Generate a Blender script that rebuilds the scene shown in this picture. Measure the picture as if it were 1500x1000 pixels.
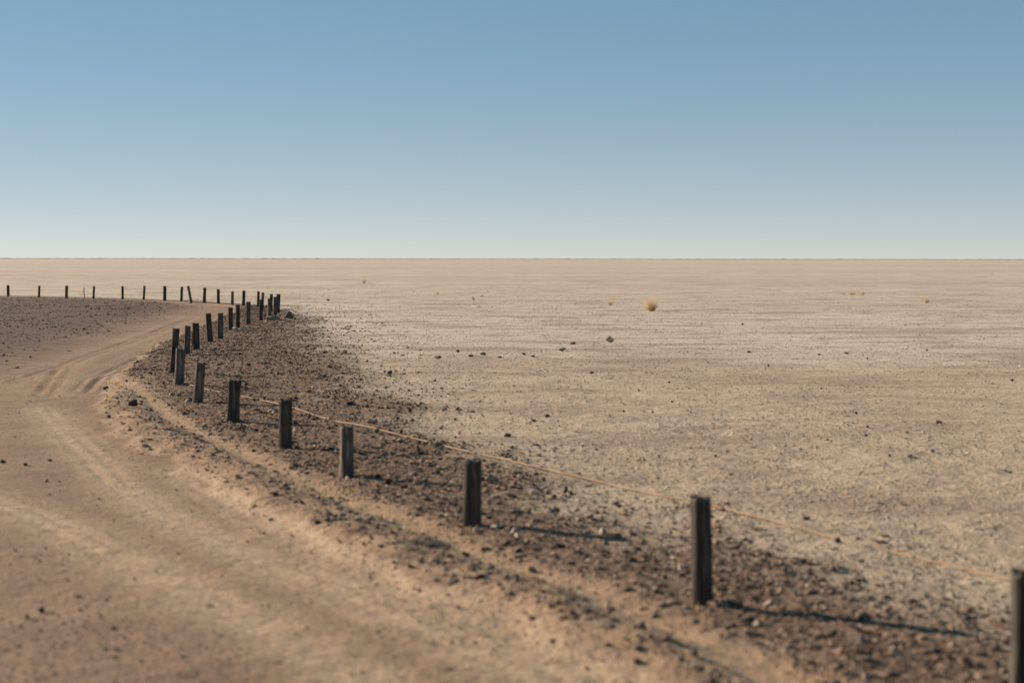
import bpy, bmesh, math, random
import numpy as np
from mathutils import Vector, Matrix, noise as mnoise

for o in list(bpy.data.objects):
    bpy.data.objects.remove(o)
scene = bpy.context.scene
COL = scene.collection
R = math.radians
rng = np.random.default_rng(11)
random.seed(5)

# ------------------------------------------------------------------ camera
EYE = 2.0
cam_data = bpy.data.cameras.new('camera')
cam_data.lens = 50.0
cam_data.sensor_width = 36.0
cam_data.clip_start = 0.1
cam_data.clip_end = 40000.0
cam_data.dof.use_dof = True
cam_data.dof.focus_distance = 34.0
cam_data.dof.aperture_fstop = 1.5
cam = bpy.data.objects.new('camera', cam_data)
COL.objects.link(cam)
cam.location = (0, 0, EYE)
cam.rotation_euler = (R(90) - math.atan(121 / 2083.3), R(-0.07), 0)
scene.camera = cam

# ------------------------------------------------------------------ light: low sun on the left, a little ahead
SUN_EL = R(23.0)
SUN_AZ = R(-66.0)            # measured from +Y, negative = towards -X
world = bpy.data.worlds.new('World')
scene.world = world
world.use_nodes = True
wn = world.node_tree
bg = wn.nodes['Background']
sky = wn.nodes.new('ShaderNodeTexSky')
sky.sky_type = 'NISHITA'
sky.sun_disc = False
sky.sun_elevation = SUN_EL
sky.sun_rotation = SUN_AZ
sky.altitude = 0.0
sky.air_density = 0.43
sky.dust_density = 0.0
sky.ozone_density = 2.0
# the photograph's colour grade of the sky: scale, saturation, contrast, white balance (the same for every direction)
def sky_mul(sock, col):
    n = wn.nodes.new('ShaderNodeMix'); n.data_type = 'RGBA'; n.blend_type = 'MULTIPLY'
    n.inputs[0].default_value = 1.0; n.inputs[7].default_value = (*col, 1)
    wn.links.new(sock, n.inputs[6])
    return n.outputs[2]
hs = wn.nodes.new('ShaderNodeHueSaturation'); hs.inputs['Saturation'].default_value = 1.31
wn.links.new(sky_mul(sky.outputs['Color'], (.1288, .1288, .1288)), hs.inputs['Color'])
gm = wn.nodes.new('ShaderNodeGamma'); gm.inputs['Gamma'].default_value = .42
wn.links.new(hs.outputs['Color'], gm.inputs['Color'])
wn.links.new(sky_mul(gm.outputs['Color'], (6.3, 5.6, 5.08)), bg.inputs['Color'])
bg.inputs['Strength'].default_value = 0.068

sun_data = bpy.data.lights.new('sun', 'SUN')
sun_data.energy = 5.0
sun_data.angle = R(0.53)
sun_data.color = (1.0, 0.818, 0.645)
sun = bpy.data.objects.new('sun', sun_data)
COL.objects.link(sun)
to_sun = Vector((math.sin(SUN_AZ) * math.cos(SUN_EL), math.cos(SUN_AZ) * math.cos(SUN_EL), math.sin(SUN_EL)))
sun.rotation_euler = to_sun.to_track_quat('Z', 'Y').to_euler()
sun.location = (-30, 20, 30)

scene.view_settings.view_transform = 'Standard'
scene.view_settings.look = 'None'
scene.view_settings.exposure = 0.84
scene.view_settings.gamma = 1.0

# ------------------------------------------------------------------ layout (metres, camera stands over the origin)
# fence posts: x, y, height, width, lean in degrees
POSTS = [(2.25, 6.15, 0.592, 0.106, -0.9), (1.08, 7.94, 0.615, 0.118, -1.5), (-0.29, 10.31, 0.488, 0.119, 0.6), (-1.47, 12.59, 0.471, 0.121, 0.0),
    (-2.34, 14.6, 0.517, 0.126, 0.8), (-3.34, 16.94, 0.5, 0.155, 2.8), (-4.26, 19.21, 0.557, 0.134, 4.8), (-5.12, 21.8, 0.558, 0.147, 3.2), (-5.74,
    24.01, 0.764, 0.109, 4.8), (-6.69, 29.21, 0.584, 0.119, 2.1), (-6.81, 30.65, 0.568, 0.128, -1.5), (-7.08, 33.3, 0.673, 0.131, -2.7), (-7.13,
    34.73, 0.635, 0.133, 0.0), (-7.63, 38.52, 0.62, 0.129, 0.5), (-7.73, 40.05, 0.664, 0.119, 0.8), (-7.8, 42.04, 0.681, 0.121, 0.9), (-7.86, 44.48,
    0.671, 0.117, 1.3), (-8.06, 47.28, 0.622, 0.113, -0.8), (-8.12, 48.7, 0.632, 0.112, 1.1), (-8.37, 50.84, 0.683, 0.122, 2.0), (-8.84, 52.15, 0.651,
    0.105, 1.8), (-9.66, 54.97, 0.66, 0.111, 3.2), (-10.15, 56.82, 0.644, 0.104, 2.4), (-11.08, 58.71, 0.628, 0.118, 1.5), (-11.85, 60.27, 0.564,
    0.11, 1.2), (-12.86, 62.31, 0.637, 0.126, 0.0), (-13.69, 63.28, 0.677, 0.128, 2.6), (-14.33, 63.58, 0.763, 0.11, -10.6), (-15.21, 65.42, 0.665,
    0.119, 3.5), (-16.13, 66.06, 0.685, 0.133, 1.3), (-17.56, 67.82, 0.67, 0.098, 3.9), (-18.72, 68.39, 0.64, 0.112, 0.3), (-20.5, 69.68, 0.605, 0.1,
    3.2), (-22.13, 70.65, 0.63, 0.129, 2.2), (-23.91, 71.9, 0.579, 0.11, 2.4), (-25.92, 73.2, 0.572, 0.126, 0.0)]
EDGE = [(1.73, 4.68), (1.11, 5.68), (0.77, 6.31), (0.58, 6.69), (0.35, 6.98), (-0.03, 7.64), (-0.32, 8.15), (-0.73, 8.76), (-1.46, 10.06), (-2.07,
    11.56), (-2.34, 12.14), (-3.17, 13.68), (-4.35, 16.09), (-5.5, 19.15), (-6.25, 22.0), (-6.9, 25.38), (-8.16, 33.6), (-8.86, 40.08), (-9.9, 49.07),
    (-10.36, 54.18), (-11.57, 58.77), (-13.54, 62.66), (-15.96, 65.21), (-18.57, 67.86), (-22.0, 70.5), (-26.18, 72.72), (-32.49, 75.21)]
STRIP = [(-6.68, 23.5), (-5.84, 21.66), (-5.12, 19.89), (-4.08, 17.16), (-3.35, 15.6), (-2.79, 14.45), (-2.29, 13.24), (-1.76, 12.22), (-1.23, 11.24),
    (-0.82, 10.55), (-0.47, 9.84), (-0.11, 9.09), (0.28, 8.54), (0.48, 8.11), (0.72, 7.58), (1.02, 6.96), (1.25, 6.41), (1.55, 5.76)]
VEDGE = [(2.99, 5.31), (2.63, 7.21), (2.29, 7.83), (1.7, 8.76), (1.0, 10.31), (0.18, 12.44), (-0.73, 15.03), (-1.7, 18.55), (-2.66, 22.98), (-3.7,
    28.52), (-5.09, 35.92), (-6.51, 43.43), (-7.66, 49.07), (-8.68, 53.48), (-10.17, 59.18), (-12.05, 62.75), (-14.24, 65.93), (-16.75, 68.42),
    (-19.35, 70.74), (-22.77, 72.97), (-27.12, 75.35), (-33.51, 77.59)]
ISLE = [(-38.39, 76.17), (-32.25, 74.67), (-26.09, 72.47), (-21.78, 69.8), (-18.36, 67.1), (-15.6, 63.71), (-13.78, 60.04), (-12.86, 54.89), (-12.09,
    47.94), (-11.42, 41.69), (-10.7, 35.31), (-10.09, 30.4), (-9.63, 26.68), (-9.3, 21.21)]
CABLE = [(-5.44, 22.73), (-5.2, 22.12), (-4.68, 21.27), (-3.99, 20.28), (-2.97, 18.55), (-1.95, 16.67), (-1.12, 15.43), (-0.41, 14.3), (0.32, 13.2),
    (0.9, 12.4), (1.53, 11.4), (2.23, 10.23), (2.74, 9.41), (3.11, 8.76), (3.49, 7.99)]
TRACKS = [[(-7.03, 24.33), (-7.32, 26.51), (-8.01, 32.55), (-9.11, 42.11)], [(-6.93, 20.68), (-7.66, 23.5), (-8.38, 26.34), (-8.74, 28.52), (-8.97,
    31.08), (-9.57, 36.88), (-10.82, 47.94)], [(-8.19, 22.98), (-8.29, 24.62), (-8.44, 26.18)], [(-6.25, 18.8), (-5.15, 16.28), (-4.25, 14.3), (-3.14,
    11.79), (-1.98, 9.81), (-1.02, 8.43), (-0.17, 7.08), (0.31, 6.31)], [(-4.76, 12.14), (-3.63, 10.86), (-2.44, 9.15), (-1.37, 7.61), (-0.74, 6.62)],
    [(-6.36, 21.21), (-6.75, 22.98), (-6.95, 24.05)], [(-3.16, 13.33), (-2.31, 11.63), (-1.49, 9.93), (-0.79, 8.58), (-0.18, 7.54), (0.35, 6.56)]]
ROCKS = [(2.35, 34.15, 0.262, 0.18, 'pink'), (1.45, 33.46, 0.177, 0.064, 'dark'), (1.11, 30.4, 0.233, 0.088, 'grey'), (-7.32, 46.6, 0.335, 0.201,
    'pyramid'), (-7.52, 44.84, 0.43, 0.151, 'slab'), (-8.04, 46.34, 0.133, 0.178, 'brown'), (-8.76, 67.86, 0.228, 0.13, 'grey'), (-2.1, 24.48, 0.117,
    0.07, 'black'), (1.38, 24.48, 0.117, 0.047, 'black'), (-1.32, 18.34, 0.075, 0.062, 'brown'), (-1.45, 18.18, 0.065, 0.044, 'brown'), (0.45, 18.14,
    0.113, 0.044, 'dark'), (-1.07, 21.66, 0.083, 0.031, 'black'), (5.19, 17.2, 0.107, 0.058, 'dark'), (4.69, 25.93, 0.062, 0.062, 'dark'), (4.45,
    18.3, 0.053, 0.035, 'dark'), (3.99, 15.96, 0.084, 0.038, 'dark'), (4.19, 16.67, 0.048, 0.032, 'dark'), (4.53, 16.21, 0.07, 0.031, 'dark'), (4.0,
    14.2, 0.082, 0.034, 'dark'), (4.34, 14.58, 0.063, 0.042, 'grey'), (3.49, 15.6, 0.082, 0.022, 'dark'), (3.81, 14.25, 0.041, 0.027, 'brown'),
    (-0.19, 12.29, 0.1, 0.094, 'bigpale'), (0.46, 11.97, 0.069, 0.075, 'black'), (0.65, 10.01, 0.077, 0.053, 'pale'), (-2.16, 18.97, 0.182, 0.064,
    'black'), (9.12, 31.2, 0.067, 0.045, 'dark'), (6.98, 42.98, 0.093, 0.062, 'dark'), (8.24, 23.37, 0.101, 0.056, 'dark'), (-7.39, 37.89, 0.236,
    0.145, 'rose'), (-6.26, 21.89, 0.116, 0.063, 'black'), (-4.98, 13.82, 0.086, 0.04, 'black'), (-4.71, 13.68, 0.059, 0.033, 'black'), (-4.58, 14.01,
    0.067, 0.027, 'dark'), (-4.06, 12.67, 0.024, 0.024, 'dark'), (-2.63, 7.86, 0.049, 0.038, 'black'), (-2.66, 7.71, 0.037, 0.03, 'black'), (-4.94,
    18.46, 0.177, 0.124, 'black'), (-3.47, 29.53, 0.156, 0.085, 'dark'), (-3.91, 29.53, 0.128, 0.057, 'dark'), (-1.47, 28.23, 0.23, 0.054, 'dark'),
    (-0.83, 28.72, 0.165, 0.055, 'dark'), (-0.58, 29.33, 0.169, 0.07, 'dark'), (-0.25, 28.52, 0.137, 0.041, 'dark'), (0.24, 29.33, 0.141, 0.056,
    'grey'), (0.43, 28.72, 0.124, 0.055, 'dark'), (-1.16, 30.4, 0.117, 0.058, 'dark'), (1.46, 18.46, 0.071, 0.035, 'dark'), (1.94, 21.66, 0.052,
    0.042, 'dark'), (2.25, 19.89, 0.057, 0.029, 'dark'), (2.32, 18.38, 0.053, 0.026, 'grey'), (2.55, 22.98, 0.055, 0.033, 'dark'), (7.1, 28.32, 0.041,
    0.041, 'dark'), (7.06, 29.96, 0.158, 0.043, 'dark'), (6.39, 29.53, 0.113, 0.043, 'dark'), (5.04, 30.18, 0.145, 0.043, 'dark'), (1.83, 18.38,
    0.044, 0.026, 'brown'), (-0.82, 16.74, 0.048, 0.032, 'brown'), (-0.71, 17.67, 0.051, 0.034, 'brown'), (1.31, 13.96, 0.034, 0.027, 'brown'), (4.67,
    13.24, 0.057, 0.025, 'dark'), (4.66, 13.33, 0.058, 0.019, 'dark'), (0.63, 13.11, 0.038, 0.025, 'dark'), (0.04, 13.87, 0.053, 0.033, 'brown'),
    (2.28, 9.86, 0.057, 0.038, 'black'), (2.13, 8.61, 0.041, 0.033, 'black'), (2.0, 8.4, 0.056, 0.036, 'black'), (-0.78, 14.66, 0.063, 0.063, 'dark'),
    (-1.24, 15.84, 0.068, 0.053, 'black'), (-1.5, 16.03, 0.062, 0.038, 'black'), (2.06, 14.3, 0.062, 0.027, 'black'), (6.69, 25.07, 0.048, 0.024,
    'dark'), (-2.46, 29.75, 0.086, 0.043, 'dark'), (-3.97, 43.43, 0.083, 0.063, 'dark'), (-5.77, 49.07, 0.094, 0.071, 'pale'), (-4.58, 39.7, 0.21,
    0.057, 'pale'), (-4.56, 31.8, 0.076, 0.061, 'dark')]
TUFTS = [(5.38, 54.89, 0.632, 0.553), (-12.25, 117.65, 0.339, 0.395), (-10.21, 71.35, 0.308, 0.171), (-9.12, 65.72, 0.158, 0.079), (-4.16, 79.52,
    0.191, 0.191), (-1.9, 69.56, 0.167, 0.234), (-1.57, 74.54, 0.215, 0.179), (-1.38, 58.77, 0.169, 0.127), (4.27, 61.82, 0.237, 0.237), (18.72,
    80.28, 0.193, 0.193), (19.15, 80.28, 0.231, 0.231), (19.45, 80.91, 0.155, 0.194), (19.8, 80.28, 0.27, 0.27), (19.03, 65.21, 0.219, 0.25), (150.25,
    464.41, 0.892, 0.557), (65.51, 194.34, 0.28, 0.326), (-19.53, 522.47, 0.752, 0.627), (19.46, 597.13, 1.146, 0.717), (128.07, 746.44, 1.075,
    0.896)]
RODS = [(-6.68, 29.64, 0.414), (-21.1, 70.17, 0.539)]


# ------------------------------------------------------------------ noise and zones
def _hash(ix, iy, seed):
    h = (ix.astype(np.int64) * 374761393 + iy.astype(np.int64) * 668265263 + seed * 1442695041) & 0xFFFFFFFF
    h = ((h ^ (h >> 13)) * 1274126177) & 0xFFFFFFFF
    h = (h ^ (h >> 16)) & 0xFFFFFF
    return h / float(0xFFFFFF)

def vnoise(x, y, seed=0):
    """smooth value noise, -1..1"""
    fx = np.floor(x); fy = np.floor(y)
    tx = x - fx; ty = y - fy
    tx = tx * tx * (3 - 2 * tx); ty = ty * ty * (3 - 2 * ty)
    a = _hash(fx, fy, seed); b = _hash(fx + 1, fy, seed)
    c = _hash(fx, fy + 1, seed); d = _hash(fx + 1, fy + 1, seed)
    return ((a * (1 - tx) + b * tx) * (1 - ty) + (c * (1 - tx) + d * tx) * ty) * 2 - 1

def fbm(x, y, seed=0, octaves=3):
    s = 0; amp = 1; t = 0
    for i in range(octaves):
        s = s + amp * vnoise(x * 2 ** i + 17.3 * i, y * 2 ** i - 9.1 * i, seed + i); t += amp; amp *= .5
    return s / t

def sstep(a, b, v):
    t = np.clip((v - a) / (b - a), 0, 1)
    return t * t * (3 - 2 * t)

def line_dist(x, y, pts):
    best = np.full(x.shape, 1e9)
    for (ax, ay), (bx, by) in zip(pts[:-1], pts[1:]):
        dx, dy = bx - ax, by - ay
        t = np.clip(((x - ax) * dx + (y - ay) * dy) / (dx * dx + dy * dy + 1e-12), 0, 1)
        best = np.minimum(best, (x - ax - t * dx) ** 2 + (y - ay - t * dy) ** 2)
    return np.sqrt(best)

def poly_dist(x, y, pts):
    """signed distance to a closed polygon, positive inside"""
    d = line_dist(x, y, pts + [pts[0]])
    inside = np.zeros(x.shape, bool)
    for (ax, ay), (bx, by) in zip(pts, pts[1:] + [pts[0]]):
        if ay == by:
            continue
        hit = ((ay > y) != (by > y)) & (x < (bx - ax) * (y - ay) / (by - ay) + ax)
        inside ^= hit
    return np.where(inside, d, -d)

def smooth_line(pts, n=6):
    out = []
    P = [pts[0]] + list(pts) + [pts[-1]]
    for i in range(1, len(P) - 2):
        p0, p1, p2, p3 = [np.array(P[j], float) for j in (i - 1, i, i + 1, i + 2)]
        for k in range(n):
            t = k / n
            out.append(tuple(.5 * ((2 * p1) + (p2 - p0) * t + (2 * p0 - 5 * p1 + 4 * p2 - p3) * t * t + (3 * p1 - p0 - 3 * p2 + p3) * t ** 3)))
    out.append(tuple(pts[-1]))
    return out

EDGE_S = smooth_line([(2.9, -12.0), (2.5, 2.0)] + EDGE, 2)
VEDGE_S = smooth_line([(5.4, -12.0), (3.6, 2.0)] + VEDGE, 2)
STRIP_S = smooth_line(STRIP, 3)
TRACKS_S = [smooth_line(t, 4) for t in TRACKS]
ROAD_POLY = EDGE_S + [(-60, 78), (-60, -12)]
VERGE_POLY = VEDGE_S + [(-60, 80), (-60, -12)]

def zones(x, y):
    w = np.clip(y / 14.0, .6, 3.0)                                  # edges fray over a wider band where the ground is less worn
    jit = .16 * fbm(x / .5, y / .5, 31) + .10 * fbm(x / 1.7, y / 1.7, 35)
    road_d = poly_dist(x, y, ROAD_POLY) + jit
    verge_d = poly_dist(x, y, VERGE_POLY) + (2.6 * jit + .65 * fbm(x / .9, y / 1.6, 38)) * np.where(y > 50, .3, 1.0)
    isle_d = poly_dist(x, y, ISLE) + 3.0 * jit
    strip_d = line_dist(x, y, STRIP_S)
    z = {}
    z['road'] = sstep(-.10, .14, road_d)
    z['verge'] = sstep(-.95, .85, verge_d * np.where(y > 50, 2.0, 1.0)) * (1 - z['road'])
    z['salt'] = sstep(26, 33, y + 5 * fbm(x / 9, y / 9, 44)) * (1 - .2 * sstep(75, 130, y + 14 * fbm(x / 25, y / 25, 45)))
    z['isle'] = sstep(-1.0, 1.6, isle_d)
    z['strip'] = np.exp(-(np.maximum(strip_d + .10 * fbm(x / .35, y / .35, 6), 0) / (.17 + .08 * fbm(x / .8, y / .8, 5))) ** 2)
    z['road_d'], z['verge_d'], z['isle_d'], z['strip_d'] = road_d, verge_d, isle_d, strip_d
    z['fringe'] = sstep(-1.0, -.5, road_d) * sstep(26, 22, y)
    tr = np.zeros(x.shape)
    z['tread'] = np.zeros(x.shape)
    tw = np.zeros(x.shape)
    for i, t in enumerate(TRACKS_S):
        d = line_dist(x, y, t)
        if i in (3, 4, 6):
            z['tread'] = z['tread'] + np.cos(d * 6.283 / .17) * np.exp(-(d / .24) ** 4) * sstep(-.25, .3, fbm(x / .8, y / 1.5, 63 + i))
            tw = np.maximum(tw, np.exp(-((d + .05 * fbm(x / .5, y / .5, 60 + i)) / .27) ** 2))
        else:
            tr = np.maximum(tr, np.exp(-(d / .06) ** 2) + .6 * np.exp(-((d - .20 - .03 * vnoise(x, y, 66)) / .045) ** 2) - .55 * np.exp(-((d - .115) / .045) ** 2))
            tw = np.maximum(tw, .35 * np.exp(-((d - .30) / .16) ** 2))
    z['groove'] = tr * np.clip(.55 + 1.1 * fbm(x / .8, y / 1.4, 70), 0, 1.2)
    z['wheel'] = tw
    return z

def height(x, y, z=None):
    x = np.asarray(x, float); y = np.asarray(y, float)
    if z is None:
        z = zones(x, y)
    r = np.hypot(x, y)
    near = 1 - sstep(16, 38, r)
    mid = 1 - sstep(60, 160, r)
    road, verge, isle = z['road'], z['verge'], z['isle']
    rough = 1 - .8 * road * (1 - isle)
    h = .030 * fbm(x / 7, y / 7, 3) * mid
    h = h + .022 * fbm(x / 1.6, y / 1.6, 8) * mid * rough
    h = h + .05 * fbm(x / 30, y / 30, 77) * sstep(40, 120, r) * (1 - sstep(900, 3000, r))
    h = h + .012 * vnoise(x / .34, y / .34, 14) * near * (1 - .75 * road)
    lump = np.abs(vnoise(x / .15, y / .15, 21)) + .6 * np.abs(vnoise(x / .085, y / .085, 22))
    h = h + .014 * lump * near * (1 - road)
    h = h + (.004 * vnoise(x / .12, y / .12, 23) + .008 * fbm(x / .5, y / .28, 24)) * near * road
    # low bank the posts stand in, ridge of graded gravel beside the road, worn strip between the two
    h = h + .05 * verge
    ridge = verge * sstep(.05, .22, -z['road_d']) * (1 - sstep(.30, .75, -z['road_d'])) * sstep(-2.0, .0, 23 - y)
    h = h + .026 * ridge * (1 + .5 * fbm(x / .45, y / .45, 41))
    h = h - .040 * z['strip'] * (1 - road)
    h = h - .040 * z['groove'] * road 
    h = h - .007 * z['wheel'] * road * (.6 + .4 * vnoise(x / .18, y / .18, 26))
    h = h + .006 * z['tread'] * road * near
    h = h + .10 * isle * road
    return h

def hz(x, y):
    return float(height(np.array([x]), np.array([y]))[0])

# ------------------------------------------------------------------ material helpers
def new_mat(name):
    m = bpy.data.materials.new(name)
    m.use_nodes = True
    nt = m.node_tree
    b = nt.nodes['Principled BSDF']
    b.inputs['Roughness'].default_value = .95
    b.inputs['Specular IOR Level'].default_value = .15
    return m, nt, b

class N:
    """small wrapper for building node trees"""
    def __init__(self, nt): self.nt = nt
    def node(self, t, **kw):
        n = self.nt.nodes.new(t)
        for k, v in kw.items(): setattr(n, k, v)
        return n
    def link(self, a, b): self.nt.links.new(a, b)
    def noise(self, vec, scale, detail=4, rough=.55, dist=0.0):
        n = self.node('ShaderNodeTexNoise')
        n.inputs['Scale'].default_value = scale; n.inputs['Detail'].default_value = detail
        n.inputs['Roughness'].default_value = rough; n.inputs['Distortion'].default_value = dist
        self.link(vec, n.inputs['Vector']); return n.outputs['Fac']
    def ramp(self, fac, stops):
        n = self.node('ShaderNodeValToRGB'); e = n.color_ramp.elements
        while len(e) < len(stops): e.new(.5)
        for i, (p, c) in enumerate(stops):
            e[i].position = p; e[i].color = c if len(c) == 4 else (*c, 1)
        self.link(fac, n.inputs['Fac']); return n.outputs['Color']
    def mix(self, fac, a, b, mode='MIX'):
        n = self.node('ShaderNodeMix', data_type='RGBA', blend_type=mode)
        for s, v in ((n.inputs[0], fac), (n.inputs[6], a), (n.inputs[7], b)):
            if isinstance(v, bpy.types.NodeSocket): self.link(v, s)
            elif isinstance(v, (int, float)): s.default_value = v
            else: s.default_value = (*v, 1)
        return n.outputs[2]
    def math(self, op, a, b=0.0, clamp=False):
        n = self.node('ShaderNodeMath', operation=op, use_clamp=clamp)
        for s, v in ((n.inputs[0], a), (n.inputs[1], b)):
            if isinstance(v, bpy.types.NodeSocket): self.link(v, s)
            else: s.default_value = v
        return n.outputs[0]
    def attr(self, name, kind='GEOMETRY'):
        n = self.node('ShaderNodeAttribute', attribute_name=name, attribute_type=kind); return n
    def mapping(self, vec, scale):
        n = self.node('ShaderNodeMapping'); n.inputs['Scale'].default_value = scale
        self.link(vec, n.inputs['Vector']); return n.outputs['Vector']
    def bump(self, height, strength, dist, normal=None):
        n = self.node('ShaderNodeBump'); n.inputs['Strength'].default_value = strength; n.inputs['Distance'].default_value = dist
        self.link(height, n.inputs['Height'])
        if normal is not None: self.link(normal, n.inputs['Normal'])
        return n.outputs['Normal']

def earth_material():
    m, nt, b = new_mat('earth')
    k = N(nt)
    pos = k.node('ShaderNodeNewGeometry').outputs['Position']
    big = k.noise(pos, .16, 5, .6)
    mid = k.noise(pos, 1.1, 5, .6)
    fine = k.noise(pos, 14, 5, .65)
    grit = k.noise(pos, 70, 3, .6)
    # salt pan: pale crust with tan dust and darker brown noise patches
    pan = k.ramp(big, [(.30, (.43, .33, .23)), (.48, (.53, .415, .295)), (.62, (.575, .465, .345)), (.75, (.48, .375, .265))])
    pan = k.mix(k.math('MULTIPLY', k.attr('salt').outputs['Fac'], k.ramp(mid, [(.3, (.5, .5, .5)), (.6, (1, 1, 1))])), pan, (.71, .605, .51))
    far = k.noise(k.mapping(pos, (.025, .07, 1)), 1.0, 7, .72)
    vast = k.noise(k.mapping(pos, (.005, .012, 1)), 1.0, 9, .75)
    pan = k.mix(k.ramp(vast, [(.44, (0, 0, 0)), (.60, (.6, .6, .6))]), pan, (.42, .345, .275))
    pan = k.mix(k.ramp(far, [(.50, (0, 0, 0)), (.64, (.45, .45, .45))]), pan, (.41, .325, .255))
    streak = k.noise(k.mapping(pos, (.22, .5, 1)), 1.0, 6, .7)
    pan = k.mix(k.ramp(streak, [(.50, (0, 0, 0)), (.60, (.85, .85, .85))]), pan, (.34, .255, .185))
    pan = k.mix(k.ramp(mid, [(.48, (0, 0, 0)), (.68, (.7, .7, .7))]), pan, (.34, .26, .19))
    pan = k.mix(k.ramp(fine, [(.35, (.55, .55, .55)), (.55, (0, 0, 0))]), pan, (.28, .21, .15))
    # road: powdery sand, paler where wheels have pressed it
    sand = k.ramp(mid, [(.30, (.228, .147, .094)), (.55, (.293, .194, .126)), (.75, (.345, .238, .158))])
    sand = k.mix(k.ramp(big, [(.40, (.5, .5, .5)), (.55, (0, 0, 0))]), sand, (.22, .14, .095))
    sand = k.mix(k.math('MULTIPLY', k.attr('wheel').outputs['Fac'], k.ramp(k.noise(pos, 3.2, 6, .7), [(.32, (.4, .4, .4)), (.58, (1, 1, 1))])), sand, (.43, .315, .21))
    sand = k.mix(k.ramp(k.noise(pos, 30, 4, .75), [(.38, (.75, .75, .75)), (.46, (0, 0, 0))]), sand, (.15, .10, .07))
    sand = k.mix(k.ramp(fine, [(.34, (.6, .6, .6)), (.50, (0, 0, 0))]), sand, (.155, .105, .075))
    # verge: dark volcanic grit in sand
    grav = k.ramp(fine, [(.30, (.09, .056, .040)), (.48, (.175, .112, .076)), (.64, (.31, .205, .137))])
    grav = k.mix(k.attr('strip').outputs['Fac'], grav, (.38, .26, .17))
    fr = k.math('MULTIPLY', k.attr('fringe').outputs['Fac'], k.ramp(k.noise(pos, 2.6, 6, .7), [(.40, (.15, .15, .15)), (.60, (1, 1, 1))]))
    grav = k.mix(fr, grav, (.38, .26, .17))
    isle = k.ramp(fine, [(.30, (.08, .052, .045)), (.55, (.13, .085, .07)), (.72, (.185, .124, .10))])
    c = k.mix(k.attr('verge').outputs['Fac'], pan, grav)
    c = k.mix(k.attr('road').outputs['Fac'], c, sand)
    c = k.mix(k.attr('isle').outputs['Fac'], c, isle)
    k.link(c, b.inputs['Base Color'])
    h = k.math('ADD', k.math('MULTIPLY', fine, 1.0), k.math('MULTIPLY', grit, .35))
    strength = k.math('SUBTRACT', 1.0, k.math('MULTIPLY', k.attr('road').outputs['Fac'], .5))
    n = k.node('ShaderNodeBump'); n.inputs['Distance'].default_value = .055
    k.link(strength, n.inputs['Strength']); k.link(h, n.inputs['Height'])
    k.link(n.outputs['Normal'], b.inputs['Normal'])
    return m

# ------------------------------------------------------------------ terrain: one height field cut into pan, road, verge and gravel flat
def axis(fine, lo_end, hi_end, growth, cap=None):
    """fine: array of inner lines; grow the spacing outwards to the two ends"""
    out = list(fine)
    for end, sgn in ((hi_end, 1), (lo_end, -1)):
        s = abs(fine[-1] - fine[-2]) if sgn > 0 else abs(fine[1] - fine[0])
        p = fine[-1] if sgn > 0 else fine[0]
        while (p < end) if sgn > 0 else (p > end):
            s *= growth
            p += sgn * s
            out.append(p)
    return np.array(sorted(out))

xs = axis(np.concatenate([np.arange(-12, -7, .07), np.arange(-7, 4.5, .045)]), -22000, 22000, 1.10)
ylist = [4.6]
while ylist[-1] < 85:
    ylist.append(ylist[-1] + min(.035 + max(0, ylist[-1] - 12) * .0030, .22))
ys = axis(np.array(ylist), -60, 24000, 1.10)
GX, GY = np.meshgrid(xs, ys)
ny, nx = GX.shape
fx, fy = GX.ravel(), GY.ravel()
Z = zones(fx, fy)
fz = height(fx, fy, Z)
HZ = fz.reshape(ny, nx)
dzdy, dzdx = np.gradient(HZ, ys, xs)
NRM = np.stack([-dzdx.ravel(), -dzdy.ravel(), np.ones(fx.size)], 1)
NRM /= np.linalg.norm(NRM, axis=1)[:, None]

ii = (np.arange(ny - 1)[:, None] * nx + np.arange(nx - 1)[None, :]).ravel()
QUADS = np.stack([ii, ii + 1, ii + nx + 1, ii + nx], 1)
qr = Z['road'][QUADS].mean(1); qi = Z['isle'][QUADS].mean(1); qv = Z['verge'][QUADS].mean(1)
zone_id = np.where(qr > .5, np.where(qi > .5, 3, 1), np.where(qv > .5, 2, 0))
EARTH = earth_material()

def terrain_piece(name, sel, label):
    q = QUADS[sel]
    used, inv = np.unique(q, return_inverse=True)
    inv = inv.reshape(q.shape)
    me = bpy.data.meshes.new(name)
    me.vertices.add(len(used))
    me.vertices.foreach_set('co', np.stack([fx[used], fy[used], fz[used]], 1).astype(np.float32).ravel())
    me.loops.add(inv.size)
    me.loops.foreach_set('vertex_index', inv.astype(np.int32).ravel())
    me.polygons.add(len(q))
    me.polygons.foreach_set('loop_start', (np.arange(len(q)) * 4).astype(np.int32))
    me.update(calc_edges=True)
    me.polygons.foreach_set('use_smooth', np.ones(len(q), bool))
    for key in ('fringe', 'salt', 'road', 'verge', 'isle', 'strip', 'wheel'):
        a = me.attributes.new(key, 'FLOAT', 'POINT')
        a.data.foreach_set('value', Z[key][used].astype(np.float32))
    me.normals_split_custom_set_from_vertices(NRM[used].tolist())
    me.materials.append(EARTH)
    o = bpy.data.objects.new(name, me)
    COL.objects.link(o)
    o['kind'] = 'structure'
    o['label'] = label
    return o

terrain_piece('ground', zone_id == 0, 'pale salt pan stretching flat to the horizon')
terrain_piece('road', zone_id == 1, 'sandy dirt road curving along the posts')
terrain_piece('gravel_verge', zone_id == 2, 'dark gravelly verge the posts stand in')
terrain_piece('gravel_flat', zone_id == 3, 'dark brown gravelly flat inside the bend of the road')

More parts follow.
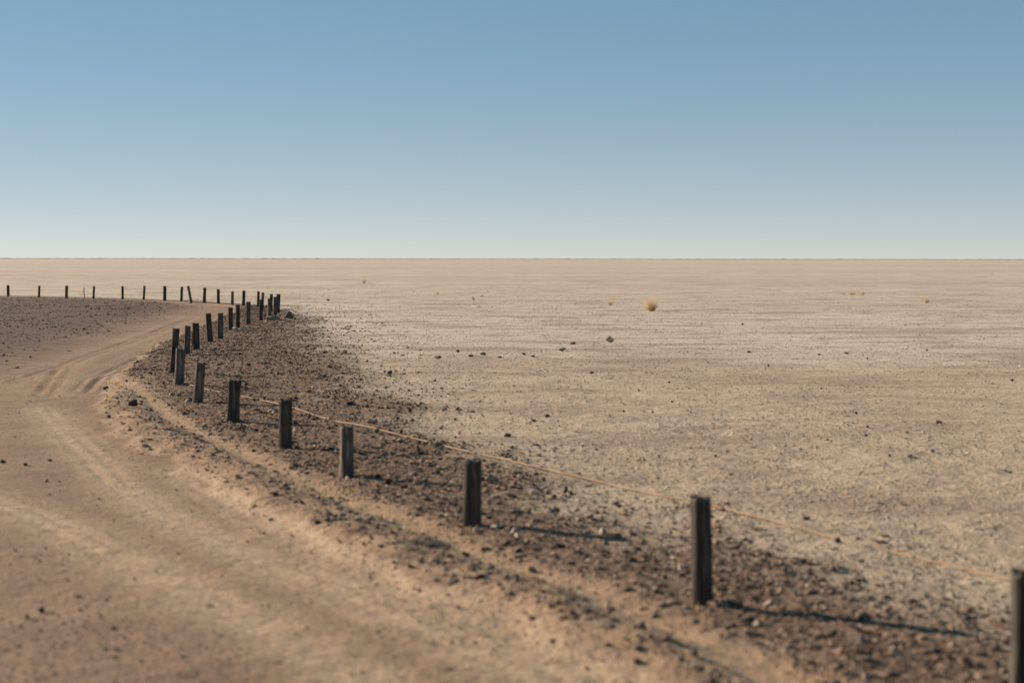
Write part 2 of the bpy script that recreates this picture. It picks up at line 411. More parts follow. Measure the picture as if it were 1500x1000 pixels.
# ------------------------------------------------------------------ shapes
def link_obj(name, me, mat, loc=(0, 0, 0), rot=(0, 0, 0), scale=(1, 1, 1), parent=None):
    if mat is not None and not me.materials:
        me.materials.append(mat)
    o = bpy.data.objects.new(name, me)
    COL.objects.link(o)
    o.location = loc; o.rotation_euler = rot; o.scale = scale
    if parent is not None: o.parent = parent
    return o

def tag(o, label, cat, group=None):
    o['label'] = label; o['category'] = cat
    if group: o['group'] = group
    return o

def hull_mesh(name, pts, subdiv=0, rough=0.0, seed=0, smooth=False):
    bm = bmesh.new()
    for p in pts: bm.verts.new(p)
    r = bmesh.ops.convex_hull(bm, input=bm.verts)
    junk = [g for g in r['geom_interior'] + r['geom_unused'] if isinstance(g, bmesh.types.BMVert)]
    if junk: bmesh.ops.delete(bm, geom=list(set(junk)), context='VERTS')
    if subdiv:
        bmesh.ops.subdivide_edges(bm, edges=bm.edges[:], cuts=subdiv, use_grid_fill=True)
        bmesh.ops.triangulate(bm, faces=bm.faces[:])
        off = Vector((seed * 3.1, seed * 1.7, 0))
        for v in bm.verts:
            v.co += v.co.normalized() * rough * (mnoise.noise(v.co * 2.4 + off) + .6 * mnoise.noise(v.co * 6 + off))
    bm.normal_update()
    me = bpy.data.meshes.new(name)
    bm.to_mesh(me); bm.free()
    if smooth:
        me.polygons.foreach_set('use_smooth', [True] * len(me.polygons))
    return me

def stone_points(n, flat, rnd, jag=.25):
    pts = []
    for i in range(n):
        v = Vector((rnd.gauss(0, 1), rnd.gauss(0, 1), rnd.gauss(0, 1))).normalized()
        v *= 1 - jag * rnd.random()
        pts.append((v.x * .5, v.y * .5 * rnd.uniform(.85, 1), v.z * .5 * flat))
    return pts

# ------------------------------------------------------------------ stone materials
def stone_material(name, inst):
    m, nt, b = new_mat(name)
    k = N(nt)
    a = k.attr('col', 'INSTANCER' if inst else 'OBJECT')
    tc = k.node('ShaderNodeTexCoord').outputs['Object']
    n1 = k.noise(tc, 3.0, 5, .65)
    c = k.mix(k.ramp(n1, [(.35, (.45, .45, .45)), (.65, (0, 0, 0))]), a.outputs['Color'], k.mix(.5, a.outputs['Color'], (.06, .045, .04)))
    # dust lies on faces that look up
    nz = k.node('ShaderNodeSeparateXYZ'); k.link(k.node('ShaderNodeNewGeometry').outputs['Normal'], nz.inputs[0])
    dust = k.math('MULTIPLY', k.math('SUBTRACT', nz.outputs['Z'], .45, True), .55)
    c = k.mix(dust, c, (.34, .25, .175))
    k.link(c, b.inputs['Base Color'])
    k.link(k.bump(k.noise(tc, 9, 4, .7), .5, .05), b.inputs['Normal'])
    return m

STONE_INST = stone_material('gravel_stone', True)
STONE_ONE = stone_material('loose_stone', False)

GRAVEL_PALETTE = np.array([(.075, .051, .043), (.115, .075, .058), (.17, .112, .082), (.26, .17, .12), (.36, .25, .175), (.17, .14, .125), (.47, .37, .285), (.20, .11, .075)])
GRAVEL_W = np.array([.15, .18, .20, .17, .12, .07, .05, .06]); GRAVEL_W /= GRAVEL_W.sum()
CLOD_PALETTE = np.array([(.56, .45, .335), (.50, .395, .285), (.44, .345, .245), (.60, .51, .41), (.35, .265, .185), (.17, .12, .085)])
CLOD_W = np.array([.28, .28, .2, .16, .065, .015])

protos = bpy.data.collections.new('stone_shapes')           # source shapes only, not linked to the scene
rp = random.Random(3)
for i in range(10):
    me = hull_mesh('stone_shape', stone_points(rp.choice([11, 13, 16]), rp.uniform(.55, .95), rp))
    me.materials.append(STONE_INST)
    po = bpy.data.objects.new('stone_shape', me)
    protos.objects.link(po)

def scatter_tree():
    ng = bpy.data.node_groups.new('scatter_stones', 'GeometryNodeTree')
    ng.interface.new_socket('Geometry', in_out='INPUT', socket_type='NodeSocketGeometry')
    ng.interface.new_socket('Geometry', in_out='OUTPUT', socket_type='NodeSocketGeometry')
    gi = ng.nodes.new('NodeGroupInput'); go = ng.nodes.new('NodeGroupOutput')
    ci = ng.nodes.new('GeometryNodeCollectionInfo')
    ci.inputs['Collection'].default_value = protos
    ci.inputs['Separate Children'].default_value = True
    ci.inputs['Reset Children'].default_value = True
    iop = ng.nodes.new('GeometryNodeInstanceOnPoints')
    iop.inputs['Pick Instance'].default_value = True
    def named(n, t):
        a = ng.nodes.new('GeometryNodeInputNamedAttribute'); a.data_type = t; a.inputs['Name'].default_value = n
        return a.outputs['Attribute']
    L = ng.links.new
    L(gi.outputs[0], iop.inputs['Points']); L(ci.outputs[0], iop.inputs['Instance'])
    L(named('idx', 'INT'), iop.inputs['Instance Index'])
    L(named('rot', 'FLOAT_VECTOR'), iop.inputs['Rotation'])
    L(named('scl', 'FLOAT_VECTOR'), iop.inputs['Scale'])
    L(iop.outputs[0], go.inputs[0])
    return ng
SCATTER = scatter_tree()

def scatter(name, x, y, size, palette, weights, label, sink=.25, flat=(.6, 1.0)):
    n = len(x)
    z = height(x, y) + size * (.5 * .7 - sink)
    me = bpy.data.meshes.new(name)
    me.vertices.add(n)
    me.vertices.foreach_set('co', np.stack([x, y, z], 1).astype(np.float32).ravel())
    rot = np.stack([rng.normal(0, .35, n), rng.normal(0, .35, n), rng.uniform(0, 6.283, n)], 1)
    scl = np.stack([size * rng.uniform(.8, 1.3, n), size * rng.uniform(.7, 1.1, n), size * rng.uniform(*flat, n)], 1)
    col = palette[rng.choice(len(palette), n, p=weights / weights.sum())] * rng.uniform(.8, 1.2, (n, 1))
    for key, t, f, v in (('rot', 'FLOAT_VECTOR', 'vector', rot), ('scl', 'FLOAT_VECTOR', 'vector', scl), ('idx', 'INT', 'value', rng.integers(0, 10, n))):
        a = me.attributes.new(key, t, 'POINT')
        a.data.foreach_set(f, np.ascontiguousarray(v).astype(np.int32 if t == 'INT' else np.float32).ravel())
    a = me.attributes.new('col', 'FLOAT_COLOR', 'POINT')
    a.data.foreach_set('color', np.concatenate([col, np.ones((n, 1))], 1).astype(np.float32).ravel())
    o = bpy.data.objects.new(name, me)
    COL.objects.link(o)
    md = o.modifiers.new('scatter', 'NODES'); md.node_group = SCATTER
    o['kind'] = 'stuff'; o['label'] = label
    return o

def sample(n, xr, yr, prob, q=1.5, band=False):
    """random points, more of them close by (density in y falls as y^-q), kept by prob(x, y)"""
    e = 1 - q
    y = (yr[0] ** e + rng.random(n) * (yr[1] ** e - yr[0] ** e)) ** (1 / e)
    half = .38 * y + 2.5
    x = rng.uniform(-1, 1, n) * half
    if band:                                                    # only the strip between road edge and pan
        lo = np.interp(y, [p[1] for p in EDGE[:20]], [p[0] for p in EDGE[:20]]) - .4
        hi = np.interp(y, [p[1] for p in VEDGE[:16]], [p[0] for p in VEDGE[:16]]) + 1.2 + .04 * y
        x = lo + (hi - lo) * rng.random(n)
    keep = (x > xr[0]) & (x < xr[1])
    x, y = x[keep], y[keep]
    keep = rng.random(len(x)) < prob(x, y)
    return x[keep], y[keep]

def lognorm(n, med, sig, lo, hi):
    return np.clip(med * np.exp(rng.normal(0, sig, n)), lo, hi)

def clump(x, y, s, seed):
    return sstep(-.35, .45, fbm(x / s, y / s, seed))

# gravel of the verge: dense stones, thinning out on to the pan
def p_verge(x, y):
    z = zones(x, y)
    tail = np.exp(-np.clip(-z['verge_d'], 0, 9) / (.5 + .02 * y)) * (1 - z['road']) * (1 - z['verge']) * .34
    ridge = np.where(z['fringe'] > .3, .62 * sstep(.0, .3, -z['road_d']), 1.0)
    d = z['verge'] * (.34 + .66 * clump(x, y, .45, 51) * (.4 + .6 * clump(x, y, 1.5, 50))) * (1 - .9 * z['strip']) * ridge
    return np.clip(d + tail * clump(x, y, .4, 52), 0, 1)
x, y = sample(220000, (-16, 6), (5.2, 62), p_verge, .55, True)
scatter('gravel', x, y, lognorm(len(x), .0195, .62, .008, .09) * (1 + .004 * np.clip(y - 10, 0, 40)), GRAVEL_PALETTE, GRAVEL_W,
        'dark volcanic gravel strewn over the verge')

# gravel of the flat inside the bend
def p_isle(x, y):
    z = zones(x, y)
    return z['isle'] * (.25 + .75 * clump(x, y, 1.2, 53))
u = rng.random(60000)
x = rng.uniform(-36, -8, 60000); y = 20 + 56 * u
k_ = rng.random(60000) < p_isle(x, y)
x, y = x[k_], y[k_]
scatter('gravel', x, y, lognorm(len(x), .040, .45, .02, .13), GRAVEL_PALETTE * .95, GRAVEL_W, 'brown gravel covering the flat inside the road bend')

# crumbs of salt crust all over the pan
def p_pan(x, y):
    z = zones(x, y)
    return (1 - z['road']) * (1 - .75 * z['verge']) * (.25 + .75 * clump(x, y, .35, 54)) * (.45 + .55 * clump(x, y, 2.2, 55)) * (1 - .9 * sstep(45, 108, y))
x, y = sample(620000, (-26, 40), (5.2, 110), p_pan, .9)
scatter('salt_crust_crumbs', x, y, lognorm(len(x), .0165, .42, .007, .05) * (1 + .016 * np.clip(y - 10, 0, 100)), CLOD_PALETTE, CLOD_W,
        'pale crumbs of dried crust littering the salt pan', sink=.3, flat=(.45, .8))

# pebbles on the road
def p_road(x, y):
    z = zones(x, y)
    edge = np.exp(-np.clip(z['road_d'], 0, 9) / .25)
    patch = sstep(.15, .6, fbm(x / .9, y / .9, 57))
    left = sstep(-1.2, -2.6, x + (y - 7) * .15) * sstep(10.5, 8, y)
    return z['road'] * (1 - z['isle']) * np.clip(.06 + .4 * edge + .4 * patch * (1 - z['wheel']) * (.3 + left), 0, 1)
x, y = sample(140000, (-16, 4), (5.2, 60), p_road)
scatter('road_pebbles', x, y, lognorm(len(x), .0105, .5, .005, .04) * (1 + .012 * np.clip(y - 10, 0, 40)), GRAVEL_PALETTE * 1.1, GRAVEL_W,
        'small dark pebbles scattered on the sandy road', sink=.2)

# ------------------------------------------------------------------ fence posts
def wood_material(name, tone, warm):
    m, nt, b = new_mat(name)
    k = N(nt)
    tc = k.node('ShaderNodeTexCoord').outputs['Object']
    grain = k.noise(k.mapping(tc, (38, 38, 2.2)), 1.0, 6, .65, .6)
    blot = k.noise(k.mapping(tc, (7, 7, 3)), 1.0, 4, .6)
    c = k.ramp(grain, [(.30, (.030 * tone, .026 * tone, .024 * tone)), (.50, (.085 * tone, .072 * tone, .062 * tone)), (.72, (.30 * tone, .245 * tone * warm, .195 * tone * warm))])
    c = k.mix(k.ramp(blot, [(.45, (0, 0, 0)), (.70, (.7, .7, .7))]), c, (.035, .030, .028))
    k.link(c, b.inputs['Base Color'])
    b.inputs['Roughness'].default_value = .85
    k.link(k.bump(grain, .6, .008), b.inputs['Normal'])
    return m
WOODS = [wood_material('weathered_wood', 1.0, 1.0), wood_material('dark_wood', .6, 1.0), wood_material('grey_wood', 1.15, .98)]  # same wood in three tones, the second the darkest

def metal_material():
    m, nt, b = new_mat('rusty_iron')
    k = N(nt)
    tc = k.node('ShaderNodeTexCoord').outputs['Object']
    k.link(k.ramp(k.noise(tc, 30, 4, .6), [(.35, (.05, .028, .02)), (.65, (.16, .07, .035))]), b.inputs['Base Color'])
    b.inputs['Roughness'].default_value = .8
    b.inputs['Metallic'].default_value = .3
    return m
RUST = metal_material()

def post_mesh(h, w, seed, squareness, knot=None, waist=0.0, slant=0.0):
    rnd = random.Random(seed)
    NS, NR = 36, 22
    cracks = [(rnd.uniform(0, 6.283), rnd.uniform(.05, .10), rnd.uniform(.06, .20), rnd.uniform(0, .6)) for _ in range(9)]
    ph = rnd.uniform(0, 99)
    n_exp = 2 + 5 * squareness
    turn = rnd.uniform(-.35, .35)
    bm = bmesh.new()
    rings = []
    zs = [-.16] + [h * i / (NR - 1) for i in range(NR)]
    for zi, z in enumerate(zs):
        t = max(0, z / h)
        ring = []
        for s in range(NS):
            a = 6.28318 * s / NS
            ca, sa = math.cos(a - turn), math.sin(a - turn)
            r = (abs(ca) ** n_exp + abs(sa) ** n_exp) ** (-1 / n_exp) * w / 2
            r *= 1 - waist * math.sin(math.pi * min(1, t)) + .05 * mnoise.noise((math.cos(a) * 1.5 + ph, math.sin(a) * 1.5, t * 2.5)) + .035 * mnoise.noise((math.cos(a) * 5, math.sin(a) * 5 + ph, t * 2))
            r *= 1 + .06 * (1 - t) ** 3
            for ac, wid, dep, t0 in cracks:
                da = (a - ac - .12 * math.sin(t * 4 + ph) + math.pi) % 6.28318 - math.pi
                r *= 1 - dep * math.exp(-(da / wid) ** 2) * max(0, min(1, (t - t0) * 3))
            if knot:
                ka, kz, kr = knot
                da = ((a - ka + math.pi) % 6.28318 - math.pi) * w / 2
                q = (da * da + (z - kz) ** 2) / kr ** 2
                r *= 1 - .55 * math.exp(-q * q)
            zz = z
            if zi == NR:
                zz = z + slant * math.cos(a) * w + .020 * mnoise.noise((math.cos(a) * 3 + ph, math.sin(a) * 3, 5)) - .03 * max(0, mnoise.noise((math.cos(a) * 1.3 + ph, math.sin(a) * 1.3, 9)) - .15)
                r *= .95
            ring.append(bm.verts.new((r * math.cos(a), r * math.sin(a), zz)))
        rings.append(ring)
    for a, c in zip(rings[:-1], rings[1:]):
        for s in range(NS):
            bm.faces.new((a[s], a[(s + 1) % NS], c[(s + 1) % NS], c[s]))
    top = rings[-1]
    inner = [bm.verts.new((v.co.x * .55, v.co.y * .55, v.co.z - .004 + .006 * rnd.uniform(-1, 1))) for v in top]
    for s in range(NS):
        bm.faces.new((top[s], top[(s + 1) % NS], inner[(s + 1) % NS], inner[s]))
    cen = bm.verts.new((0, 0, sum(v.co.z for v in inner) / NS - .004))
    for s in range(NS):
        bm.faces.new((inner[s], inner[(s + 1) % NS], cen))
    me = bpy.data.meshes.new('fence_post')
    bm.normal_update(); bm.to_mesh(me); bm.free()
    sm = [True] * len(me.polygons)
    for i in range(len(me.polygons) - 2 * NS, len(me.polygons)): sm[i] = False
    me.polygons.foreach_set('use_smooth', sm)
    return me

ORD = ['first', 'second', 'third', 'fourth', 'fifth', 'sixth', 'seventh', 'eighth', 'ninth', 'tenth', 'eleventh', 'twelfth']
def post_label(i):
    special = {7: 'short weathered wooden post with the end of the tan cable at its foot',
               8: 'tall dark wooden post with a wire band round its middle',
               10: 'dark wooden post with a thin iron rod beside it',
               13: 'dark wooden post with a pinkish white rock at its foot',
               17: 'slim grey wooden post with flat grey slab at its foot',
               6: 'leaning pale grey wooden post with a dark knot hole near its top',
               5: 'dark wooden post with a waisted, uneven outline and a paler left edge',
               27: 'leaning wooden post tilted sideways in the far row',
               3: 'grey wooden post with cracks and dark holes below its top'}
    if i in special: return special[i]
    if i < 7: return 'dark wooden post behind which the cable runs, %s from the cable\'s end post' % ORD[7 - i - 1]
    if i == 9: return 'greyish wooden post between the wire-banded post and the iron rod'
    if i < 20: return 'dark wooden post in the bend row, %s after the post with the iron rod' % ORD[i - 11]
    if i < 27: return 'dark wooden post of the far row, %s from the leaning post towards the bend' % ORD[27 - i - 1]
    if i < 33: return 'dark wooden post of the far row, %s from the leaning post towards the thin rod' % ORD[i - 28]
    return 'dark wooden post of the far row, %s past the thin rusty rod' % ORD[i - 33]

def SHORT(i):
    if i == 7: return 'post at the end of the cable'
    if i < 7: return '%s post from the cable end' % ORD[7 - i - 1]
    return {8: 'wire-banded post', 9: 'post next to the banded one', 10: 'post with the iron rod'}.get(i) or ('posts of the bend' if i < 22 else 'far posts')

for i, (px, py, h, w, lean) in enumerate(POSTS):
    knot = {6: (-1.45, h - .085, .030), 3: (-1.3, h - .10, .020)}.get(i)
    wood = WOODS[{0: 1, 3: 2, 6: 2, 7: 2, 9: 0, 12: 0, 17: 0, 5: 1, 1: 1, 2: 1}.get(i, (0, 1, 1)[i % 3])]
    me = post_mesh(h, w, 100 + i, {6: .1, 7: .25}.get(i, random.Random(i).uniform(.08, .6)), knot, {5: .12, 7: .06}.get(i, .02), random.Random(i + 50).uniform(-.06, .06))
    o = link_obj('fence_post', me, wood, (px, py, hz(px, py) - .01), (R(random.Random(i + 9).uniform(-2, 2)), R(lean), 0))
    tag(o, post_label(i), 'post', 'wooden posts along the road')
    if i == 8:
        bm = bmesh.new()
        prev = None
        for s in range(25):
            a = 6.28318 * s / 24
            ring = []
            for q in range(6):
                b_ = 6.28318 * q / 6
                rr = w * .545 + .009 * math.cos(b_)
                ring.append(bm.verts.new((rr * math.cos(a), rr * math.sin(a), h * .66 + .006 * math.sin(b_) + .01 * math.sin(a))))
            if prev:
                for q in range(6): bm.faces.new((prev[q], prev[(q + 1) % 6], ring[(q + 1) % 6], ring[q]))
            prev = ring
        bmesh.ops.remove_doubles(bm, verts=bm.verts, dist=1e-4)
        bme = bpy.data.meshes.new('wire_band'); bm.to_mesh(bme); bm.free()
        link_obj('wire_band', bme, RUST, parent=o)

# ------------------------------------------------------------------ tubes: cable on the ground and two thin rods
def tube_mesh(name, pts, rad, sides=8, taper=None):
    bm = bmesh.new(); rings = []
    for i, p in enumerate(pts):
        p = Vector(p)
        d = (Vector(pts[min(i + 1, len(pts) - 1)]) - Vector(pts[max(i - 1, 0)])).normalized()
        up = Vector((0, 0, 1)) if abs(d.z) < .9 else Vector((1, 0, 0))
        sx = d.cross(up).normalized(); sy = sx.cross(d).normalized()
        rr = rad * (taper[i] if taper else 1)
        rings.append([bm.verts.new(p + sx * rr * math.cos(6.28318 * s / sides) + sy * rr * math.sin(6.28318 * s / sides)) for s in range(sides)])
    for a, c in zip(rings[:-1], rings[1:]):
        for s in range(sides): bm.faces.new((a[s], a[(s + 1) % sides], c[(s + 1) % sides], c[s]))
    bm.faces.new(rings[0][::-1]); bm.faces.new(rings[-1])
    bm.normal_update()
    me = bpy.data.meshes.new(name); bm.to_mesh(me); bm.free()
    me.polygons.foreach_set('use_smooth', [True] * len(me.polygons))
    return me

m, nt, b = new_mat('tan_cable'); k = N(nt)
tc = k.node('ShaderNodeTexCoord').outputs['Object']
k.link(k.ramp(k.noise(tc, 2.5, 4, .6), [(.35, (.21, .135, .082)), (.62, (.34, .235, .15))]), b.inputs['Base Color'])
b.inputs['Roughness'].default_value = .7
CABLE_MAT = m
cp = smooth_line(CABLE, 14)
cx = np.array([p[0] for p in cp]); cy = np.array([p[1] for p in cp])
cx = cx + .02 * vnoise(cy / .8, cx, 5); 
cz = height(cx, cy)
cz = np.convolve(np.pad(cz, 4, 'edge'), np.ones(9) / 9, 'valid') + .009 + .010 * vnoise(cy / .9, cy * 0, 9)
tag(link_obj('cable', tube_mesh('cable', list(zip(cx, cy, cz)), .0085), CABLE_MAT), 'thin tan cable lying in a straight line on the gravel behind the posts', 'cable')

for (px, py, h), lab in zip(RODS, ('thin dark iron rod standing close beside a wooden post', 'thin rusty rod standing between two far posts')):
    z0 = hz(px, py)
    r_ = .012 if py < 40 else .022
    pts = [(0, 0, -.15)] + [(.012 * math.sin(t * 5 + py), .008 * math.sin(t * 3), h * t) for t in np.linspace(0, 1, 12)]
    if py < 40: pts += [(.02, 0, h + .01), (.035, 0, h - .005), (.037, 0, h - .05)]
    tag(link_obj('iron_rod', tube_mesh('iron_rod', pts, r_), RUST, (px, py, z0)), lab, 'rod')

# ------------------------------------------------------------------ single rocks
KIND = {'pink': (.30, .24, .18), 'dark': (.10, .076, .06), 'grey': (.20, .17, .14), 'pyramid': (.13, .11, .095), 'slab': (.20, .175, .15), 'brown': (.15, .085, .06),
        'black': (.055, .046, .04), 'bigpale': (.34, .27, .20), 'pale': (.46, .38, .32), 'rose': (.46, .35, .27)}
rk = random.Random(21)
ROCK_SHAPES = [hull_mesh('rock', stone_points(rk.choice([14, 18, 22]), 1.0, rk, .3), 2, .035, i) for i in range(8)]
pyr = hull_mesh('rock', [(-.5, -.3, -.2), (.5, -.35, -.2), (.42, .4, -.2), (-.4, .42, -.2), (-.46, 0, 0), (.05, -.06, .8), (.3, -.1, .45), (-.1, .1, .72), (.48, .1, .02), (-.22, -.3, .2)], 2, .03, 4)
slab = hull_mesh('rock', [(-.5, -.3, -.3), (.5, -.25, -.3), (.5, .3, -.3), (-.5, .3, -.3), (-.46, -.26, .35), (.2, -.26, .5), (.42, .2, .22), (-.35, .3, .45), (.48, -.1, .1)], 2, .03, 9)
for me in ROCK_SHAPES + [pyr, slab]: me.materials.append(STONE_ONE)
OWN = {0: 'pinkish grey rock lying alone on the pale salt pan', 2: 'flat grey rock lying on the salt pan beyond the gravel', 3: 'pyramid shaped dark rock lying beside the posts of the bend',
       4: 'flat grey slab lying at the foot of a post in the bend', 5: 'small brown rock beside the flat slab in the bend', 6: 'grey rock on the pan beyond the bend, beside a dry tuft',
       23: 'pale faced angular rock on gravel behind the wooden post', 25: 'rounded pale rock lying on the dark gravel', 30: 'pinkish white rock at the foot of a post in the bend',
       38: 'lump of dark rock lying at the road edge below the gravel', 26: 'broad flat black rock at the edge of the gravel by the cable', 31: 'dark stone lying alone on the sand near the road edge',
       75: 'pale flat rock at the edge of the bend gravel', 74: 'small pale rock on the pan near the bend posts', 10: 'brown stone lying next to a darker stone on the pan', 9: 'dark brown stone standing next to a lower brown stone'}
GENERIC = {'dark': 'small dark stone lying on the pale salt pan', 'black': 'small blackish stone lying on bare ground', 'grey': 'small grey stone lying on the pale salt pan', 'brown': 'small brown stone lying on the pale salt pan'}
for i, (px, py, w, h, kind) in enumerate(ROCKS):
    me = {'pyramid': pyr, 'slab': slab}.get(kind) or ROCK_SHAPES[i % len(ROCK_SHAPES)]
    turn = 0 if kind in ('pyramid', 'slab') else rk.uniform(0, 6.28)
    hh = h * 1.25
    zc = hz(px, py) + (.18 * hh if kind in ('pyramid', 'slab') else hh * .33)
    o = link_obj('rock', me, None, (px, py, zc), (0, 0, turn), (w, w * rk.uniform(.7, 1.0), hh))
    tone = rk.uniform(.85, 1.15)
    o['col'] = [c * tone for c in KIND[kind]] + [1.0]
    lab = OWN.get(i)
    if lab is None:
        d_big = math.hypot(px - TUFTS[0][0], py - TUFTS[0][1]); d_pink = math.hypot(px - ROCKS[0][0], py - ROCKS[0][1])
        near_post = min(range(len(POSTS)), key=lambda j: math.hypot(px - POSTS[j][0], py - POSTS[j][1]))
        d_post = math.hypot(px - POSTS[near_post][0], py - POSTS[near_post][1])
        zz = zones(np.array([px]), np.array([py]))
        if zz['road'][0] > .5: where = 'on the sandy road'
        elif zz['verge'][0] > .5: where = 'in the gravel near the ' + SHORT(near_post)
        elif 27.5 < py < 31: where = 'in the loose line of flat stones across the pan'
        elif d_pink < 7: where = 'on the pan near the pinkish rock'
        elif d_big < 14: where = 'on the pan in front of the large tuft'
        elif d_post < 4: where = 'on the pan beyond the ' + SHORT(near_post)
        else: where = 'out on the open pan'
        lab = '%s %s %s stone %s' % ('tiny' if w < .06 else 'small' if w < .11 else 'fist sized', 'flat' if h < .45 * w else 'blocky', {'black': 'black', 'dark': 'dark', 'grey': 'grey', 'brown': 'brown'}.get(kind, 'pale'), where)
    tag(o, lab, 'rock', 'loose rocks' if i not in OWN else None)

# the largest stones of the verge, one by one
cand_x, cand_y = sample(14000, (-9, 5), (5.6, 20), lambda x, y: (zones(x, y)['verge'] > .6) * (1 - zones(x, y)['strip']) * .5)
sel = rng.permutation(len(cand_x))[:215]
base_shapes = [hull_mesh('stone', stone_points(13, 1.0, rk, .3)) for _ in range(8)]
for me in base_shapes: me.materials.append(STONE_ONE)
gz = height(cand_x[sel], cand_y[sel])
for j, (px, py, pz) in enumerate(zip(cand_x[sel], cand_y[sel], gz)):
    s = min(.11, .050 * math.exp(rk.gauss(0, .30))) * (1 + .012 * max(0, py - 9))
    if min((px - p[0]) ** 2 + (py - p[1]) ** 2 for p in POSTS) < .02: continue
    hgt = s * rk.uniform(.55, .85)
    o = link_obj('stone', base_shapes[j % 8], None, (px, py, pz + hgt * .28), (rk.uniform(-.3, .3), rk.uniform(-.3, .3), rk.uniform(0, 6.28)), (s * rk.uniform(.9, 1.3), s, hgt))
    o['col'] = [float(c) for c in GRAVEL_PALETTE[rng.choice(8, p=GRAVEL_W)] * rk.uniform(.8, 1.15)] + [1.0]
    lum = sum(o['col'][:3]) / 3
    j_ = min(range(len(POSTS)), key=lambda q: math.hypot(px - POSTS[q][0], py - POSTS[q][1]))
    tag(o, '%s %s stone in the gravel by the %s' % ('large' if s > .065 else 'medium', 'pale' if lum > .28 else 'tan' if lum > .17 else 'brown' if lum > .09 else 'black', SHORT(j_)), 'stone', 'larger stones in the verge gravel')

# ------------------------------------------------------------------ dry grass tufts
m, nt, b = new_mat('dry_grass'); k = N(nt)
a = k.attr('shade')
k.link(k.ramp(a.outputs['Fac'], [(0, (.10, .065, .03)), (.22, (.48, .34, .19)), (1, (.72, .57, .38))]), b.inputs['Base Color'])  # blade roots coloured dark, painting in the shade at the tuft's base
tl = k.node('ShaderNodeBsdfTranslucent'); tl.inputs['Color'].default_value = (.62, .47, .29, 1)
ms = k.node('ShaderNodeMixShader'); ms.inputs[0].default_value = .45
k.link(b.outputs[0], ms.inputs[1]); k.link(tl.outputs[0], ms.inputs[2]); k.link(ms.outputs[0], nt.nodes['Material Output'].inputs['Surface'])
b.inputs['Roughness'].default_value = .7
GRASS = m

def tuft_mesh(w, h, n, seed):
    rnd = random.Random(seed)
    V, F, S = [], [], []
    for i in range(n):
        az = rnd.uniform(0, 6.283); r0 = w * .13 * rnd.random() ** .5
        spread = rnd.random() ** .8 * w * .5
        L = h * rnd.uniform(.5, 1.2) * (1 - .12 * (spread / (w * .5)) ** 2)
        base = Vector((r0 * math.cos(az), r0 * math.sin(az), -.01))
        az2 = az + rnd.gauss(0, .5)
        out = Vector((math.cos(az2), math.sin(az2), 0))
        side = Vector((-out.y, out.x, 0)) * (h * .0065 + .0012) * rnd.uniform(.7, 1.3)
        ang = rnd.uniform(0, 3.14); side = Matrix.Rotation(ang, 3, 'Z') @ side
        start = len(V)
        for t in (0, .35, .7, 1.0):
            p = base + out * spread * 1.3 * t ** 1.05 + Vector((0, 0, L * t * (1 - .08 * t)))
            p += Vector((rnd.gauss(0, 1), rnd.gauss(0, 1), 0)) * w * .012 * t
            wd = 1 - .85 * t
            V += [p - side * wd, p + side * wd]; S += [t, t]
        for q in range(3):
            s = start + 2 * q
            F.append((s, s + 1, s + 3, s + 2))
    me = bpy.data.meshes.new('grass_tuft')
    me.from_pydata([tuple(v) for v in V], [], F)
    at = me.attributes.new('shade', 'FLOAT', 'POINT'); at.data.foreach_set('value', S)
    return me

TLAB = {0: 'large straw coloured grass tuft standing alone on the salt pan', 1: 'tiny orange dry tuft far out beyond the low rusty tuft', 2: 'low rusty tuft on the pan just past the bend posts',
        3: 'tiny flat tuft lying just in front of the low rusty tuft', 4: 'tiny lone tuft beyond the loose trio of tufts', 8: 'small tuft a few metres from the large straw tuft',
        13: 'small upright tuft standing alone past the tight row of four'}
TSHARE = {5: 'tiny orange tuft in a loose trio on the pan', 9: 'tiny tuft in a tight row of four on the pan', 14: 'speck of dry scrub far out near the horizon'}
for q in (6, 7): TSHARE[q] = TSHARE[5]
for q in (10, 11, 12): TSHARE[q] = TSHARE[9]
for q in (15, 16, 17, 18): TSHARE[q] = TSHARE[14]
for i, (px, py, w, h) in enumerate(TUFTS):
    n = 460 if i == 0 else (200 if py < 130 else 90)
    if i: w, h = w * 1.25, h * 1.15
    me = tuft_mesh(w, h * 1.1, n, 300 + i)
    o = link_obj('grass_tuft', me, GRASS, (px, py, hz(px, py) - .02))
    tag(o, TLAB.get(i) or TSHARE[i], 'grass tuft', None if i in TLAB else 'small dry tufts on the pan')

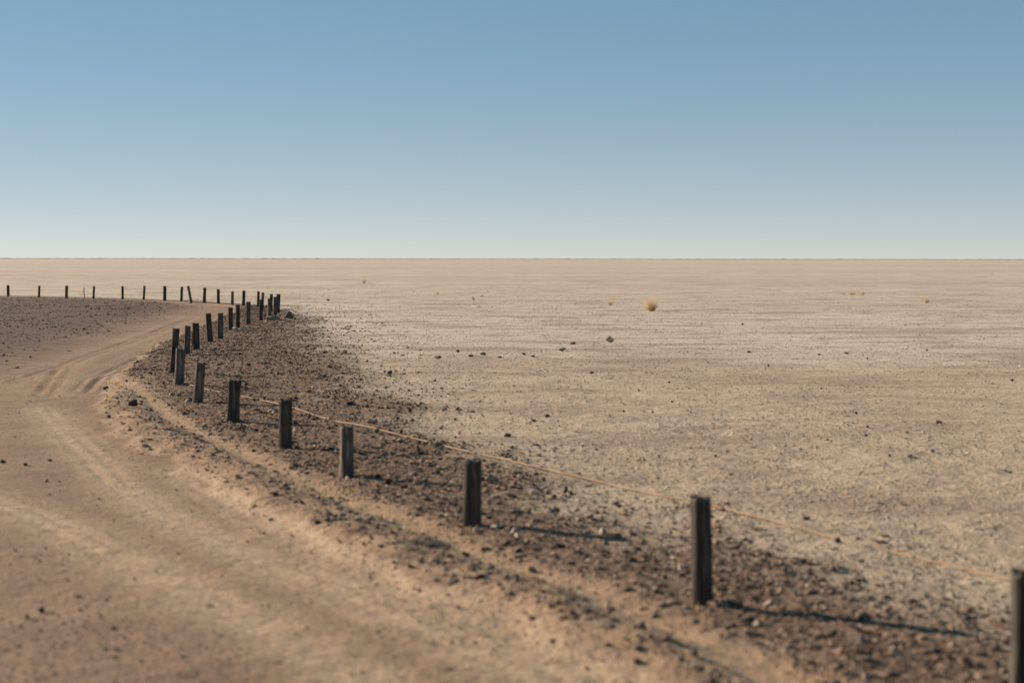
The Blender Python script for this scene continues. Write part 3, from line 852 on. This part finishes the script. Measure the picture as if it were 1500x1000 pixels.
# short dead stubble on the worn strip between the road and the gravel
sp = np.array(smooth_line(STRIP, 8))
nbl = 10000
ti = rng.random(nbl) * (len(sp) - 1.001); i0 = ti.astype(int); fr_ = (ti - i0)[:, None]
sxy = sp[i0] * (1 - fr_) + sp[i0 + 1] * fr_ + rng.normal(0, .19, (nbl, 2))
keep = rng.random(nbl) < sstep(-.1, .5, fbm(sxy[:, 0] / .6, sxy[:, 1] / .6, 83))
sxy = sxy[keep]; nbl = len(sxy)
sz = height(sxy[:, 0], sxy[:, 1]) - .004
az = rng.uniform(0, 6.283, nbl); ln = rng.uniform(.018, .05, nbl); tilt = rng.uniform(.1, .9, nbl)
wdt = rng.uniform(.0025, .005, nbl)
root = np.stack([sxy[:, 0], sxy[:, 1], sz], 1)
side = np.stack([-np.sin(az), np.cos(az), 0 * az], 1) * wdt[:, None]
tip = root + np.stack([np.cos(az) * np.sin(tilt), np.sin(az) * np.sin(tilt), np.cos(tilt)], 1) * ln[:, None]
V = np.stack([root - side, root + side, tip], 1).reshape(-1, 3)
me = bpy.data.meshes.new('dry_stubble')
me.from_pydata(V.tolist(), [], np.arange(len(V)).reshape(-1, 3).tolist())
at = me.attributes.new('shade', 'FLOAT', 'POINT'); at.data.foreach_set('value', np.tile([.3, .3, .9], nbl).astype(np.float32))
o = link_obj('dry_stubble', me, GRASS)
o['kind'] = 'stuff'; o['label'] = 'short straw coloured stubble along the worn strip beside the road'

# ------------------------------------------------------------------ scrub along the horizon
m, nt, b = new_mat('far_scrub'); k = N(nt)
k.link(k.ramp(k.noise(k.node('ShaderNodeNewGeometry').outputs['Position'], .05, 3), [(.35, (.16, .135, .10)), (.65, (.24, .20, .15))]), b.inputs['Base Color'])
ico = bmesh.new(); bmesh.ops.create_icosphere(ico, subdivisions=1, radius=1)
IV = np.array([v.co[:] for v in ico.verts]); IF = np.array([[v.index for v in f.verts] for f in ico.faces]); ico.free()
nb = 12000
bx = rng.uniform(-4200, 4200, nb); by = rng.uniform(5200, 6400, nb)
bh = np.clip(rng.lognormal(-.05, .25, nb), .4, 2.2)
bw = bh * rng.uniform(3, 9, nb)
V = IV[None] * np.stack([bw, bw * .7, bh], 1)[:, None, :] * (1 + .22 * rng.normal(0, 1, (nb, len(IV), 1))) + np.stack([bx, by, bh * .4], 1)[:, None, :]
F = (IF[None] + (np.arange(nb) * len(IV))[:, None, None]).reshape(-1, 3)
me = bpy.data.meshes.new('far_scrub')
me.from_pydata(V.reshape(-1, 3).tolist(), [], F.tolist())
o = link_obj('far_scrub', me, m)
o['kind'] = 'stuff'; o['label'] = 'thin dark line of low scrub along the horizon'
